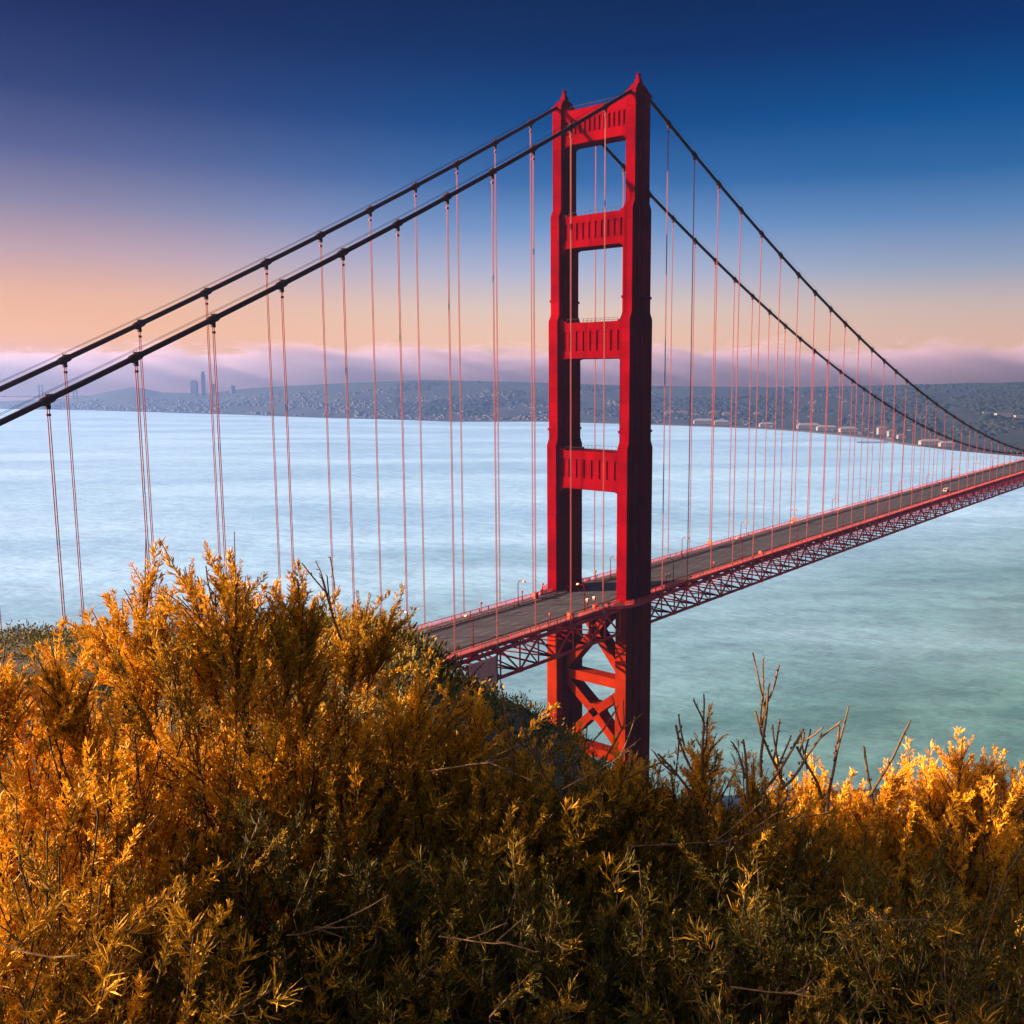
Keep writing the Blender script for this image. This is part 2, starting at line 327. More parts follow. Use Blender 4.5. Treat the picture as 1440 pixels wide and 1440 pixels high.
# near hillside: falls from the viewpoint to a spur, then steeply to the water
SPUR = [(-2600, 900, 120), (-200, 890, 115), (0, 893, 110), (100, 892, 108), (138, 897, 105), (146, 950, 95), (178, 960, 90), (200, 905, 60), (520, 880, 55), (562, 893, 55), (585, 905, 58), (600, 918, 60), (622, 944, 62), (655, 966, 66), (690, 977, 70), (730, 992, 74), (765, 1012, 78), (800, 1036, 80), (830, 1064, 80), (870, 1092, 78), (920, 1120, 75), (1000, 1150, 70), (1440, 1185, 60), (2600, 1190, 60)]
hv = []; hf = []; NA2, NR2 = 560, 64
for i in range(NA2+1):
    ang = R(-100 + 200*i/NA2); u = max(-2600, min(2600, u_of(ang))) if abs(ang) < R(65) else (-2600 if ang < 0 else 2600)
    V = float(np.interp(u, [s[0] for s in SPUR], [s[1] for s in SPUR])); rs = float(np.interp(u, [s[0] for s in SPUR], [s[2] for s in SPUR]))
    wv = fw + rt*((u-PPX)/FPX) + up*((PPY-V)/FPX); slope = wv.z/math.hypot(wv.x, wv.y)
    if ang < R(-42): slope *= max(.25, 1-(abs(ang)-R(42))/R(40))
    zs = CAM.z + slope*rs
    for j in range(NR2+1):
        if j <= 44: r = .4 + (rs-.4)*(j/44)**1.7; k = r/rs; z = 142.0 + (zs-142.0)*k
        else: r = rs + 260*((j-44)/20)**1.6; z = zs - 0.8*(r-rs) - 6*(1-math.exp(-(r-rs)/5))
        nz = (fbm(r*math.cos(ang)*.35+50, r*math.sin(ang)*.35+50, 4, 2)-.47)
        z += nz*min(1, r/14)*(1.9 if j > 38 else 1.2) * (0.75 if j <= 44 else 1.4)
        a2 = YAW - ang
        hv.append((CAM.x + r*math.cos(a2), CAM.y + r*math.sin(a2), max(z, -4)))
for i in range(NA2):
    for j in range(NR2):
        a = i*(NR2+1)+j; hf.append((a, a+NR2+1, a+NR2+2, a+1))
mb = MB(); mb.v = hv; mb.f = hf
tag(mb.build('hillside', M['hill'], smooth=True), 'scrubby brown hillside dropping towards the water', 'hillside', kind='structure')

# low brush growing on the spur
def hill_pt(i, j): return np.array(hv[i*(NR2+1)+j])
bru = np.random.default_rng(8); BV = []; BF = []; BT = []; bn = 0
for _ in range(7500):
    i = int(bru.integers(int(NA2*.24), int(NA2*.70))); j = int(bru.integers(13, 46)); p = hill_pt(i, j)
    ang = R(-100+200*i/NA2); u = u_of(ang)
    if 675 < u < 860 and bru.random() < .5: continue
    sz = bru.uniform(.35, 1.0)*(1 if j > 34 else .6 if j > 24 else .32); n = 34
    c = p + bru.normal(0, 1, (n, 3))*np.array([.55, .55, .30])*sz + np.array([0, 0, .28*sz])
    d = c-p+np.array([0, 0, .4*sz]); d /= np.linalg.norm(d, axis=1)[:, None]; q = np.cross(d, bru.normal(size=(n, 3))); q /= np.linalg.norm(q, axis=1)[:, None]
    h = sz*bru.uniform(.14, .34, (n, 1)); wv = sz*.06
    BV.append(np.stack([c-q*wv, c+q*wv, c+d*h+q*wv*.4, c+d*h-q*wv*.4], 1).reshape(-1, 3)); BF.append(np.arange(n*4).reshape(-1, 4)+bn); bn += n*4
    BT.append(np.full(n*4, np.clip(bru.normal(.18 if u > 300 else .0, .15), 0, 1)))
tag(np_mesh('hillside_brush', np.concatenate(BV), np.concatenate(BF), M['leaf'], None, np.concatenate(BT)), 'low dark brush covering the hillside below the viewpoint', 'brush', kind='stuff')

# ------------------------------------------------------------------ the bridge
CY = 13.5                                                   # cable planes at y = +-CY (minus is the near, western side)
def chord_z(x): return 75.1 + .009*x if x < 0 else 75.2 + 3.5*(1-(1-min(x, 1280)/640)**2)
def road_z(x): return chord_z(x) + 1.25
def cable_z(x):
    if x < 0: return 226 + .5578148*x + .000290135*x*x
    return 83.75 + (226-83.75)*(1-x/640)**2
SX0, SXD = 15.856, 15.24
bridge = empty('suspension_bridge', (0, 0, 0))
tag(bridge, 'red suspension bridge with tall portal tower crossing the bay', 'bridge')

# tower legs
SEG = [(0, 75, 6.80, 1.95), (75, 123, 6.68, 1.80), (125.0, 161.0, 5.82, 1.72), (162.8, 192.3, 4.80, 1.66), (194.2, 223.2, 3.75, 1.62)]
def leg_plan(hl, hw):
    """plan of a leg: N end first, two flutes down each long side"""
    pr = [(-1, 0), (-.60, 0), (-.57, .8), (-.33, .8), (-.30, 0), (-.08, 0), (-.05, .9), (.20, .9), (.23, 0), (1, 0)]
    a = [(f*hl, -hw+min(g, hw*.55)) for f, g in pr]; b = [(f*hl, hw-min(g, hw*.55)) for f, g in reversed(pr)]
    return a+b
def make_leg(y0):
    leg = MB(); low = MB()
    for i, (z0, z1, hl, hw) in enumerate(SEG):
        pl = leg_plan(hl, hw); tgt = low if i == 0 else leg
        tgt.prism([(x, y0+y, z0) for x, y in pl], [(x, y0+y, z1) for x, y in pl])
        if i + 1 < len(SEG) and i > 0:                      # sloped shoulder up to the next setback
            z2, _, hl2, hw2 = SEG[i+1]; p2 = leg_plan(hl2, hw2)
            leg.prism([(x, y0+y, z1) for x, y in pl], [(x, y0+y, z2) for x, y in p2])
    for zl, hl, hw in ((127.6, 5.82, 1.72), (166.8, 4.80, 1.66), (208.5, 3.75, 1.62), (101, 6.68, 1.8), (140.5, 5.82, 1.72), (180, 4.8, 1.66)):
        big = zl in (127.6, 166.8)
        e, h = (.28, .7) if big else (.06, .22)
        leg.box((-hl-e, y0-hw-e, zl), (hl+e, y0+hw+e, zl+h))
    o = leg.build('tower_leg', M['steel'], bridge)
    low.box((-8.2, y0-3.2, -3), (8.2, y0+3.2, 6))
    low.build('leg_base', M['orange'], o)
    cap = MB()
    cap.prism([(-4.0, y0-1.9, 223.2), (4.0, y0-1.9, 223.2), (4.0, y0+1.9, 223.2), (-4.0, y0+1.9, 223.2)], [(-4.0, y0-1.9, 224.2), (4.0, y0-1.9, 224.2), (4.0, y0+1.9, 224.2), (-4.0, y0+1.9, 224.2)])
    cap.prism([(-3.6, y0-1.6, 224.2), (3.6, y0-1.6, 224.2), (3.6, y0+1.6, 224.2), (-3.6, y0+1.6, 224.2)], [(-1.9, y0-1.1, 226.3), (1.9, y0-1.1, 226.3), (1.9, y0+1.1, 226.3), (-1.9, y0+1.1, 226.3)])
    cap.build('cable_saddle', M['steel'], o)
    bc = MB(); bc.prism([(-1.1, y0-.9, 226.3), (1.1, y0-.9, 226.3), (1.1, y0+.9, 226.3), (-1.1, y0+.9, 226.3)], [(-.75, y0-.7, 227.9), (.75, y0-.7, 227.9), (.75, y0+.7, 227.9), (-.75, y0+.7, 227.9)]); bc.tube([(0, y0, 227.9), (0, y0, 228.9), (0, y0, 229.2), (0, y0, 229.6)], [.6, .6, .85, .25], 10); bc.tube([(0, y0, 229.6), (0, y0, 230.0)], [.12, .05], 6)
    bc.build('beacon', M['steel'], o)
    return o
legW = make_leg(-CY); legE = make_leg(CY)

def make_strut(z0, z1, hx, nrib, s0, s1, hw):
    """portal strut between the legs: haunched plate with a recessed ribbed panel on both faces"""
    yi = CY-hw; c = 2.6; g = (z1-z0)
    # outline in y,z: flat top with small upward haunches, underside with rounded corners
    def outline(z0, z1):
        p = []
        for k in range(7): a = math.pi/2*k/6; p.append((-yi+c-c*math.cos(a)*1.0, z0-c+c*math.sin(a)))      # left lower haunch
        q = [(-y, z) for y, z in reversed(p)]
        t = [(yi, z1+1.3), (yi-.7, z1+1.2), (yi-.9, z1+.55), (yi-1.9, z1+.5), (yi-2.1, z1), (-yi+2.1, z1), (-yi+1.9, z1+.5), (-yi+.9, z1+.55), (-yi+.7, z1+1.2), (-yi, z1+1.3)]
        return p+q+t
    poly = outline(z0, z1); m = MB(); n = len(poly); ix = hx-.4
    # core thinner than the frame; frame pieces stand out in front of and behind it
    m.prism([(ix, y, z) for y, z in poly], [(-ix, y, z) for y, z in poly])
    za, zb = z0+g*s0, z0+g*s1; ya = yi*.93
    for sx in (-1, 1):
        f0, f1 = sorted((sx*(ix+.002), sx*hx))
        lo = [(y, min(z, za)) for y, z in poly if z <= z0+.01]
        lo = lo + [(yi, za), (-yi, za)]
        m.prism([(f1, y, z) for y, z in lo], [(f0, y, z) for y, z in lo])
        hi = [(-yi, zb), (yi, zb)] + [(y, z) for y, z in poly if z > z1-.01]
        m.prism([(f1, y, z) for y, z in hi], [(f0, y, z) for y, z in hi])
        for s in (-1, 1):
            a, b = sorted((s*ya, s*yi)); m.box((f0, a, za), (f1, b, zb))
        for k in range(nrib):
            cy = -ya + 2*ya*(k+.75)/(nrib+.5); rw = 2*ya/(nrib+.5)*.24
            m.box((f0, cy-rw, za), (f1, cy+rw, zb))
    m.box((-hx-.25, -yi, z0+.1), (hx+.25, yi, z0+.55))
    o = m.build('portal_strut', M['steel'], bridge)
    # walkway handrail on top
    h = MB()
    for sx in (-1, 1):
        h.bar((sx*(hx-.3), -yi+2.3, z1+1.1), (sx*(hx-.3), yi-2.3, z1+1.1), .08)
        for k in range(13):
            y = -yi+2.3+(2*yi-4.6)*k/12; h.bar((sx*(hx-.3), y, z1), (sx*(hx-.3), y, z1+1.1), .07)
    h.build('handrail', M['cable'], o)
    return o
make_strut(212.6, 222.6, 2.6, 12, .30, .70, 1.62)
make_strut(182.5, 191.9, 3.3, 9, .26, .77, 1.66)
make_strut(149.6, 160.4, 4.2, 8, .21, .76, 1.72)
make_strut(109.8, 121.6, 5.0, 7, .30, .78, 1.80)
# cross bracing of the tower below the roadway
def brace(pts, wd=3.0):
    m = MB(); hx = 2.4
    for a, b in pts: m.bar((0, a[0], a[1]), (0, b[0], b[1]), wd, hx*2, upv=(1, 0, 0))
    return m
yi = CY-1.9
m = brace([((-yi, 51.5), (0, 65)), ((yi, 51.5), (0, 65)), ((-yi, 78), (0, 65)), ((yi, 78), (0, 65))], 2.5); m.build('cross_brace', M['orange'], bridge)
m = brace([((-yi, 49.3), (yi, 49.3))], 3.0); m.build('cross_beam', M['orange'], bridge)
m = brace([((-yi, 47.5), (0, 38.3)), ((yi, 47.5), (0, 38.3)), ((-yi, 27), (0, 38.3)), ((yi, 27), (0, 38.3))], 2.6)
m.box((-2.3, -2.4, 35.6), (2.3, 2.4, 41.0)); m.build('cross_brace', M['orange'], bridge)
m = brace([((-yi, 25), (yi, 25))], 3.0); m.build('cross_beam', M['orange'], bridge)
m = brace([((-yi, 23), (0, 13)), ((yi, 23), (0, 13)), ((-yi, 4), (0, 13)), ((yi, 4), (0, 13))], 2.6); m.build('cross_brace', M['orange'], bridge)

# deck
X0, X1 = -175, 1000
XS = [X0] + [x for x in np.arange(-167.64, 1000, 7.62)]
def strip(m, ya, yb, za, zb, xs=XS):
    """a long box following the deck camber; za/zb offsets from the road level"""
    n = len(xs); vs = []
    for x in xs:
        z = road_z(x); vs += [(x, ya, z+za), (x, yb, z+za), (x, yb, z+zb), (x, ya, z+zb)]
    fs = [(0, 1, 2, 3), tuple(4*(n-1)+k for k in (3, 2, 1, 0))]
    for i in range(n-1):
        for k in range(4):
            k2 = (k+1) % 4; fs.append((4*i+k, 4*(i+1)+k, 4*(i+1)+k2, 4*i+k2))
    m.add(vs, fs)
m = MB(); strip(m, -9.4, 9.4, -.45, 0); road = m.build('roadway', M['asphalt'], bridge)
for s in (-1, 1):
    a, b = sorted((s*9.5, s*12.9))
    m = MB(); strip(m, a, b, -.3, .22); m.build('sidewalk', M['concrete'], bridge)
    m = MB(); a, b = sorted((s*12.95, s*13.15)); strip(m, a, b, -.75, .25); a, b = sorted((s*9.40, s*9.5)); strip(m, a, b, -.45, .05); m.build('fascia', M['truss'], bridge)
    # outer railing: posts, rails and pickets
    m = MB()
    a, b = sorted((s*12.98, s*13.12)); strip(m, a, b, 1.38, 1.52); strip(m, a, b, .36, .46)
    for i, x in enumerate(np.arange(-170, 720, 3.81)):
        m.box((x-.1, a-.02, road_z(x)+.25), (x+.1, b+.02, road_z(x)+1.4))
    x = -120
    while x < 520:
        z = road_z(x); m.box((x-.05, s*13.05-.03, z+.46), (x+.05, s*13.05+.03, z+1.38)); x += .42 if x < 140 else .8
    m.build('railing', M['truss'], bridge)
    # low kerb rail between road and sidewalk
    m = MB(); a, b = sorted((s*9.52, s*9.64)); strip(m, a, b, .62, .74); strip(m, a, b, .4, .5)
    for x in np.arange(-170, 720, 3.81): m.box((x-.07, a, road_z(x)+.22), (x+.07, b, road_z(x)+.7))
    m.build('kerb_rail', M['steel'], bridge)
# sidewalk bay swelling round each tower leg
for s in (-1, 1):
    outer = [(-13, 12.9), (-10.5, 14.2), (-8.6, 15.9), (-5, 16.9), (0, 17.2), (5, 16.9), (8.6, 15.9), (10.5, 14.2), (13, 12.9)]
    m = MB(); z0 = road_z(0)
    n = len(outer)
    for i in range(n-1):
        (xa, ya), (xb, yb) = outer[i], outer[i+1]
        q = [(xa, s*12.7), (xb, s*12.7), (xb, s*yb), (xa, s*ya)]
        if s < 0: q = q[::-1]
        m.prism([(x, y, z0-.8) for x, y in q], [(x, y, z0+.18) for x, y in q])
    m.build('tower_balcony', M['concrete'], bridge)
    m = MB()
    for h, wd in ((1.48, .14), (.95, .08), (.45, .1), (-.35, .9)):
        for i in range(n-1):
            (xa, ya), (xb, yb) = outer[i], outer[i+1]
            m.bar((xa, s*(ya+.1), z0+h), (xb, s*(yb+.1), z0+h), .14, wd)
    for i in range(n-1):
        (xa, ya), (xb, yb) = outer[i], outer[i+1]
        for k in range(9):
            t = k/9; m.box((xa+(xb-xa)*t-.05, s*(ya+(yb-ya)*t+.1)-.05, z0+.1), (xa+(xb-xa)*t+.05, s*(ya+(yb-ya)*t+.1)+.05, z0+1.45))
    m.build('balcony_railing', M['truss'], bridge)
# stiffening trusses with floor beams
D = 7.7
for s in (-1, 1):
    m = MB(); y = s*13.4
    nodes = [SX0 + SXD*k for k in range(-12, 64)]
    skip = lambda x: -6.9 < x < 6.9
    allx = sorted(set([round(x, 3) for x in nodes] + [round(x+SXD/2, 3) for x in nodes]))
    top = lambda x: Vector((x, y, chord_z(x)-.3)); bot = lambda x: Vector((x, y, chord_z(x)-D))
    for a, b in zip(allx[:-1], allx[1:]):
        m.bar(top(a), top(b), .75, .85); m.bar(bot(a), bot(b), .65, .75)
    for k, x in enumerate(nodes[:-1]):
        c = x+SXD/2; e = x+SXD
        m.bar(top(x), bot(c), .42, .42); m.bar(bot(c), top(e), .42, .42)
        m.bar(top(x), bot(x), .34, .34); m.bar(top(c), bot(c), .34, .34)
        m.box((x-.55, y-.40, chord_z(x)-1.3), (x+.55, y+.40, chord_z(x)+.15)); m.box((c-.8, y-.36, chord_z(c)-D-.45), (c+.8, y+.36, chord_z(c)-D+.75))
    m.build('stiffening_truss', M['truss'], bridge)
m = MB()
for k in range(-24, 126):
    x = SX0 + SXD/2*k; z = chord_z(x)
    if -7.5 < x < 7.5: continue
    m.bar((x, -13, z-.35), (x, 13, z-.35), .35, 1.1)
    m.bar((x, -13, z-D), (x, 13, z-D), .35, .45)
    if k % 2 == 0:
        for s in (-1, 1): m.bar((x, s*13, z-D+.2), (x, s*5, z-.9), .3, .3)
    sg = 1 if k % 2 else -1
    m.bar((x, -13*sg, z-D), (x+SXD/2, 13*sg, chord_z(x+SXD/2)-D), .3, .3)
for y in (-7.5, -4.5, -1.5, 1.5, 4.5, 7.5):
    for k in range(-24, 125):
        x = SX0 + SXD/2*k; m.bar((x, y, chord_z(x)+.45), (x+SXD/2, y, chord_z(x+SXD/2)+.45), .3, .6)
m.build('floor_framing', M['steel'], bridge)

# main cables, hand ropes, suspenders with their bands
def cable_pts(a, b, n, y, dz=0): return [(x, y, cable_z(x)+dz) for x in np.linspace(a, b, n)]
for s in (-1, 1):
    y = s*CY
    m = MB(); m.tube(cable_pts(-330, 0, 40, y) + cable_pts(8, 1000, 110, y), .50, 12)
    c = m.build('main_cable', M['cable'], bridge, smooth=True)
    h = MB()
    for dy in (-.55, .55):
        h.tube([(x, y+dy, z+1.25) for x, _, z in cable_pts(-330, 0, 40, y)], .035, 4); h.tube([(x, y+dy, z+1.25) for x, _, z in cable_pts(2, 640, 60, y)], .035, 4)
        k = 1
        for xx in [-(SX0+SXD*i) for i in range(19)] + [SX0+SXD*i for i in range(36)]:
            h.bar((xx, y+dy, cable_z(xx)+.3), (xx, y+dy, cable_z(xx)+1.27), .05)
    h.build('hand_rope', M['cable'], c)
def suspender_geo(m, x, y, first=True):
    zt, zb = cable_z(x), chord_z(x)+.1
    for dx in (-.17, .17):
        m.tube([(x+dx, y, zt), (x+dx, y, zb)], .085, 6)
    m.box((x-.42, y-.2, zb-.1), (x+.42, y+.2, zb+1.2)); m.box((x-.36, y-.14, zt-2.6), (x+.36, y+.14, zt-2.2))
def band_geo(m, x, y):
    sl_ = (cable_z(x+.5)-cable_z(x-.5)); d = Vector((1, 0, sl_)).normalized(); p = Vector((x, y, cable_z(x)))
    m.tube([p-d*1.15, p-d*1.15, p-d*.75, p+d*.75, p+d*1.15, p+d*1.15], [.52, .62, .72, .72, .62, .52], 12)
    m.box((x-.35, y-.3, p.z-1.5), (x+.35, y+.3, p.z-.3)); m.box((x-.3, y-.25, p.z+.4), (x+.3, y+.25, p.z+.95))
n_s = 0
rest = MB(); restb = MB()
for s in (-1, 1):
    y = s*CY
    for sg, cnt in ((-1, 10), (1, 40)):
        for k in range(cnt):
            x = sg*(SX0+SXD*k); m = MB(); suspender_geo(m, x, y); o = m.build('suspender', M['rope'], bridge)
            b = MB(); band_geo(b, x, y); b.build('cable_band', M['cable'], o)
    for k in range(40, 62):
        suspender_geo(rest, SX0+SXD*k, y); band_geo(restb, SX0+SXD*k, y)
    for k in (10, 11): suspender_geo(rest, -(SX0+SXD*k), y); band_geo(restb, -(SX0+SXD*k), y)
o = rest.build('suspender', M['rope'], bridge); o['kind'] = 'stuff'
b = restb.build('cable_band', M['cable'], o)

# ------------------------------------------------------------------ things on the deck
def street_lamp(x, s, label):
    """post on the kerb line, arm curling over the roadway"""
    z = road_z(x)+.2; y = s*9.95
    r = empty('street_lamp', (x, y, z)); tag(r, label, 'street lamp', 'lamp posts along the bridge deck')
    m = MB(); m.tube([(0, 0, 0), (0, 0, .7)], [.26, .22], 8); m.tube([(0, 0, .7), (0, 0, 6.6)], [.15, .11], 8); m.build('pole', M['steel'], r)
    m = MB(); m.tube([(0, -s*(1.5-1.5*math.cos(a)), 6.6+1.15*math.sin(a)) for a in np.linspace(0, math.pi*.62, 9)], .10, 6); m.build('arm', M['steel'], r)
    a = math.pi*.62; ey, ez = -s*(1.5-1.5*math.cos(a)), 6.6+1.15*math.sin(a)
    m = MB(); m.tube([(0, ey+s*.25, ez+.12), (0, ey, ez+.1), (0, ey-s*.55, ez-.12), (0, ey-s*.95, ez-.25)], [.12, .30, .34, .16], 8); m.build('lamp_head', M['lamp'], r)
ORD = ['first', 'second', 'third', 'fourth', 'fifth', 'sixth', 'seventh', 'eighth', 'ninth', 'tenth', 'eleventh', 'twelfth']
for k, x in enumerate((28.1, 75.2, 121.5, 168.0, 215, 261.5, 308, 355, 401, 448)):
    street_lamp(x, -1, f'{ORD[k]} curved lamp post right of the tower on the near kerb of the deck')
street_lamp(-20.2, -1, 'curved lamp post on the near kerb just left of the tower, beside twin signals')
street_lamp(-66.8, -1, 'curved lamp post on the near kerb above the pink sheeting')
for k, x in enumerate((20.2, 65.6, 111, 156.6, 202, 247, 292, 338, 384, 430, 476)):
    street_lamp(x, 1, f'{ORD[k]} curved lamp post right of the far tower leg on the far kerb')
street_lamp(-26.9, 1, 'curved lamp post on the far kerb left of the tower')
street_lamp(-73.5, 1, 'curved lamp post on the far kerb nearest the bushes')

def post_sign(x, y, h, rad, label, cat='round sign', facing=0):
    z = road_z(x)+.2; r = empty('round_sign', (x, y, z), facing); tag(r, label, cat)
    m = MB(); m.tube([(0, 0, 0), (0, 0, h)], .09, 6); m.build('post', M['steel'], r)
    m = MB(); m.tube([(-.12, 0, h+rad*.8), (-.10, 0, h+rad*.8), (.10, 0, h+rad*.8), (.12, 0, h+rad*.8)], [rad*.9, rad, rad, rad*.9], 20); m.build('disc', M['sign'], r)
post_sign(90.0, 12.3, .9, 1.15, 'large orange round sign on the far railing right of the tower')
post_sign(165.5, 12.3, 1.1, 1.1, 'orange round sign on the far railing beside a far lamp post, farther along')
post_sign(85.2, -12.2, .7, .75, 'small orange round sign on the near railing right of the tower')
def bollard_light(x, y, h, label):
    z = road_z(x)+.2; r = empty('post_light', (x, y, z)); tag(r, label, 'post light', 'short post lights along the railings')
    m = MB(); m.tube([(0, 0, 0), (0, 0, h)], [.13, .10], 8); m.build('post', M['steel'], r)
    m = MB(); m.tube([(0, 0, h), (0, 0, h+.15), (0, 0, h+.55), (0, 0, h+.75)], [.12, .36, .36, .12], 10); m.build('lamp_head', M['sign'], r)
bollard_light(-40.6, 12.2, 2.6, 'short post light with round red head on the far sidewalk left of the tower')
bollard_light(-38.7, -12.2, 2.7, 'short post light with round red head on the near sidewalk left of the tower')
bollard_light(-22.5, 12.2, 2.6, 'thin post light beside the far kerb lamp post left of the tower')
bollard_light(-12.5, 12.4, 3.2, 'thin post light touching the far tower leg at its left')
bollard_light(51.0, -12.2, 2.6, 'pale topped post light on the near sidewalk right of the tower')
bollard_light(14.8, 12.2, 2.6, 'thin post light seen through the tower portal on the far sidewalk')
def signal(x, y, label):
    z = road_z(x)+.2; r = empty('traffic_signal', (x, y, z)); tag(r, label, 'traffic signal', 'lane signals beside the tower')
    m = MB(); m.tube([(0, 0, 0), (0, 0, 2.4)], .1, 6); m.build('post', M['steel'], r)
    m = MB(); m.box((-.35, -.3, 2.4), (.35, .3, 2.95)); m.build('housing', M['sign'], r)
    m = MB(); m.box((-.39, -.33, 2.953), (.39, .33, 3.45)); m.build('signal_lens', M['white'], r)
signal(-18.9, -10.1, 'white topped signal on the near kerb left of the tower, left one of two')
signal(-15.6, -10.1, 'white topped signal on the near kerb left of the tower, right one of two')
signal(23.6, -10.1, 'pale topped signal under the first near lamp right of the tower, left one')
signal(25.6, -10.1, 'pale topped signal under the first near lamp right of the tower, right one')
def cabinet(x, y, label, h=1.5):
    z = road_z(x)+.223; r = empty('equipment_box', (x, y, z)); tag(r, label, 'equipment box', 'orange equipment boxes on the sidewalks')
    m = MB(); m.box((-.75, -.5, 0), (.75, .5, h)); m.build('cabinet_body', M['sign'], r)
    m = MB(); m.box((-.85, -.6, h), (.85, .6, h+.12)); m.build('lid', M['sign'], r)
    m = MB(); m.box((-.68, -.53, .15), (-.03, -.503, h-.12)); m.box((.03, -.53, .15), (.68, -.503, h-.12)); m.build('cabinet_door', M['orange'], r)
cabinet(-29.5, -12.0, 'orange equipment box on the near sidewalk below a suspender left of the tower')
cabinet(-16.6, -11.3, 'orange equipment box on the near sidewalk below the white topped signals', 1.2)
cabinet(-17.0, 11.6, 'orange equipment box on the far sidewalk against the far tower leg', 1.7)
# van
x = 326; r = empty('white_van', (x, -5.0, road_z(x)+.01), math.pi); tag(r, 'small white van alone on the bridge roadway', 'van')
m = MB()
prof = [(-2.4, .4), (2.45, .4), (2.5, 1.0), (1.75, 1.2), (1.1, 2.0), (-2.35, 2.1), (-2.45, 1.0)]
m.prism([(a, .95, b) for a, b in prof], [(a, -.95, b) for a, b in prof]); m.build('body', M['white'], r)
m = MB(); m.add([(1.80, -.8, 1.22), (1.80, .8, 1.22), (1.16, .8, 1.95), (1.16, -.8, 1.95)], [(0, 1, 2, 3)])
for s in (-1, 1): m.add([(-2.1, s*.956, 1.25), (1.4, s*.956, 1.25), (1.0, s*.956, 1.85), (-2.1, s*.956, 1.85)], [(0, 1, 2, 3)])
m.build('windscreen', M['glass'], r)
for sx in (-1.5, 1.55):
    for s in (-1, 1):
        m = MB(); m.tube([(sx, s*.72, .36), (sx, s*.98, .36)], .36, 14); m.build('wheel', M['rubber'], r)
for s in (-1, 1):
    m = MB(); m.box((2.46, s*.65-.18, .72), (2.53, s*.65+.18, .92)); m.build('headlight', M['lamp'], r)

# pink containment sheeting hanging round the truss
r = empty('containment_sheeting', (-67.8, 0, 64.6)); tag(r, 'pink corrugated sheeting wrapped round the deck truss left of the tower', 'sheeting')
m = MB(); n = 46; pts = []
for k in range(n+1):
    t = k/n; pts.append((-5.0+9.9*t, -14.35 - .12*(k % 2)))
m2 = [(x, y) for x, y in pts]; back = [(4.9, -13.95), (-5.0, -13.95)]
poly = m2+back
m.prism([(x, y, 0) for x, y in poly], [(x, y, 8.6+(x+5)*.009) for x, y in poly]); m.build('sheeting_panel', M['tarp'], r)
m = MB(); m.box((-5.2, -14.0, -.5), (5.1, 13.8, -.05)); m.build('platform', M['dark'], r)
m = MB(); m.box((4.95, -14.2, -.05), (5.6, -13.6, 8.6)); m.box((-5.6, -14.2, -.05), (-5.03, -13.6, 8.6)); m.build('edge_post', M['dark'], r)

# ------------------------------------------------------------------ far shore
def house(name, u, fwd, w_, d_, h, label, cat='building', group='pale buildings along the far shore', hip=True, wallm='pale', roofm='roof', rz=None):
    p = upos(u, fwd); r = empty(name, (p[0], p[1], p[2]-.8), (YAW-math.pi/2) if rz is None else rz); tag(r, label, cat, group)
    m = MB(); m.box((-w_/2, -d_/2, 0), (w_/2, d_/2, h)); m.build('wall', M[wallm], r)
    m = MB(); e = .8
    if hip:
        rx = max(0.5, w_/2-d_/2)
        m.add([(-w_/2-e, -d_/2-e, h), (w_/2+e, -d_/2-e, h), (w_/2+e, d_/2+e, h), (-w_/2-e, d_/2+e, h), (-rx, 0, h+d_*.3), (rx, 0, h+d_*.3)],
              [(0, 1, 5, 4), (1, 2, 5), (2, 3, 4, 5), (3, 0, 4), (3, 2, 1, 0)])
    else: m.box((-w_/2-.3, -d_/2-.3, h), (w_/2+.3, d_/2+.3, h+.8))
    m.build('roof', M[roofm], r)
    m = MB(); nw = max(2, int(w_/7))
    for fl in range(max(1, int(h/4))):
        for k in range(nw):
            cx = -w_/2 + w_*(k+.5)/nw; m.box((cx-1.1, -d_/2-.06, 1.2+fl*3.8), (cx+1.1, -d_/2-.01, 3.0+fl*3.8))
    m.build('window', M['glass'], r)
    return r
def sd_(u, off): return shore_d(u)+off
house('waterfront_shed', 987, sd_(987, 120), 62, 22, 11, 'long white waterfront shed just right of the tower', roofm='pale')
house('waterfront_shed', 1012, sd_(1012, 105), 46, 20, 10, 'white waterfront shed second right of the tower', roofm='pale')
house('waterfront_shed', 1074, sd_(1074, 85), 40, 18, 9, 'low white shed above the beach where the far shore bends', roofm='pale')
house('waterfront_shed', 1133, sd_(1133, 130), 64, 20, 11, 'longest pale shed on the green shore field', roofm='pale')
house('waterfront_shed', 1158, sd_(1158, 120), 54, 18, 10, 'second long pale shed on the shore field, right of the longest', roofm='pale')
house('waterfront_shed', 1188, sd_(1188, 140), 46, 18, 10, 'third long pale shed in the row on the shore field', roofm='pale')
house('harbour_house', 1236, sd_(1236, 190), 26, 16, 16, 'tall white house with red roof beside the pier')
house('harbour_house', 1249, sd_(1249, 170), 20, 14, 13, 'white house with red roof to the right of the tall one')
house('harbour_house', 1262, sd_(1262, 150), 18, 12, 9, 'small white house with red roof above the curving shore')
house('shore_hall', 1303, sd_(1303, 60), 46, 16, 8, 'bright low hall at the water edge below the cables', roofm='pale')
house('shore_hall', 1326, sd_(1326, 60), 30, 14, 8, 'smaller bright hall at the water edge near the deck', roofm='pale')
house('hill_block', 1402, 2900, 46, 18, 12, 'wide white block on the wooded slope at the right', hip=False, roofm='pale')
house('hill_block', 1425, 2870, 30, 16, 13, 'second white block on the wooded slope at far right', hip=False, roofm='pale')
house('hill_block', 1378, 2930, 22, 14, 9, 'small white block left of the wide one on the wooded slope', hip=False, roofm='pale')
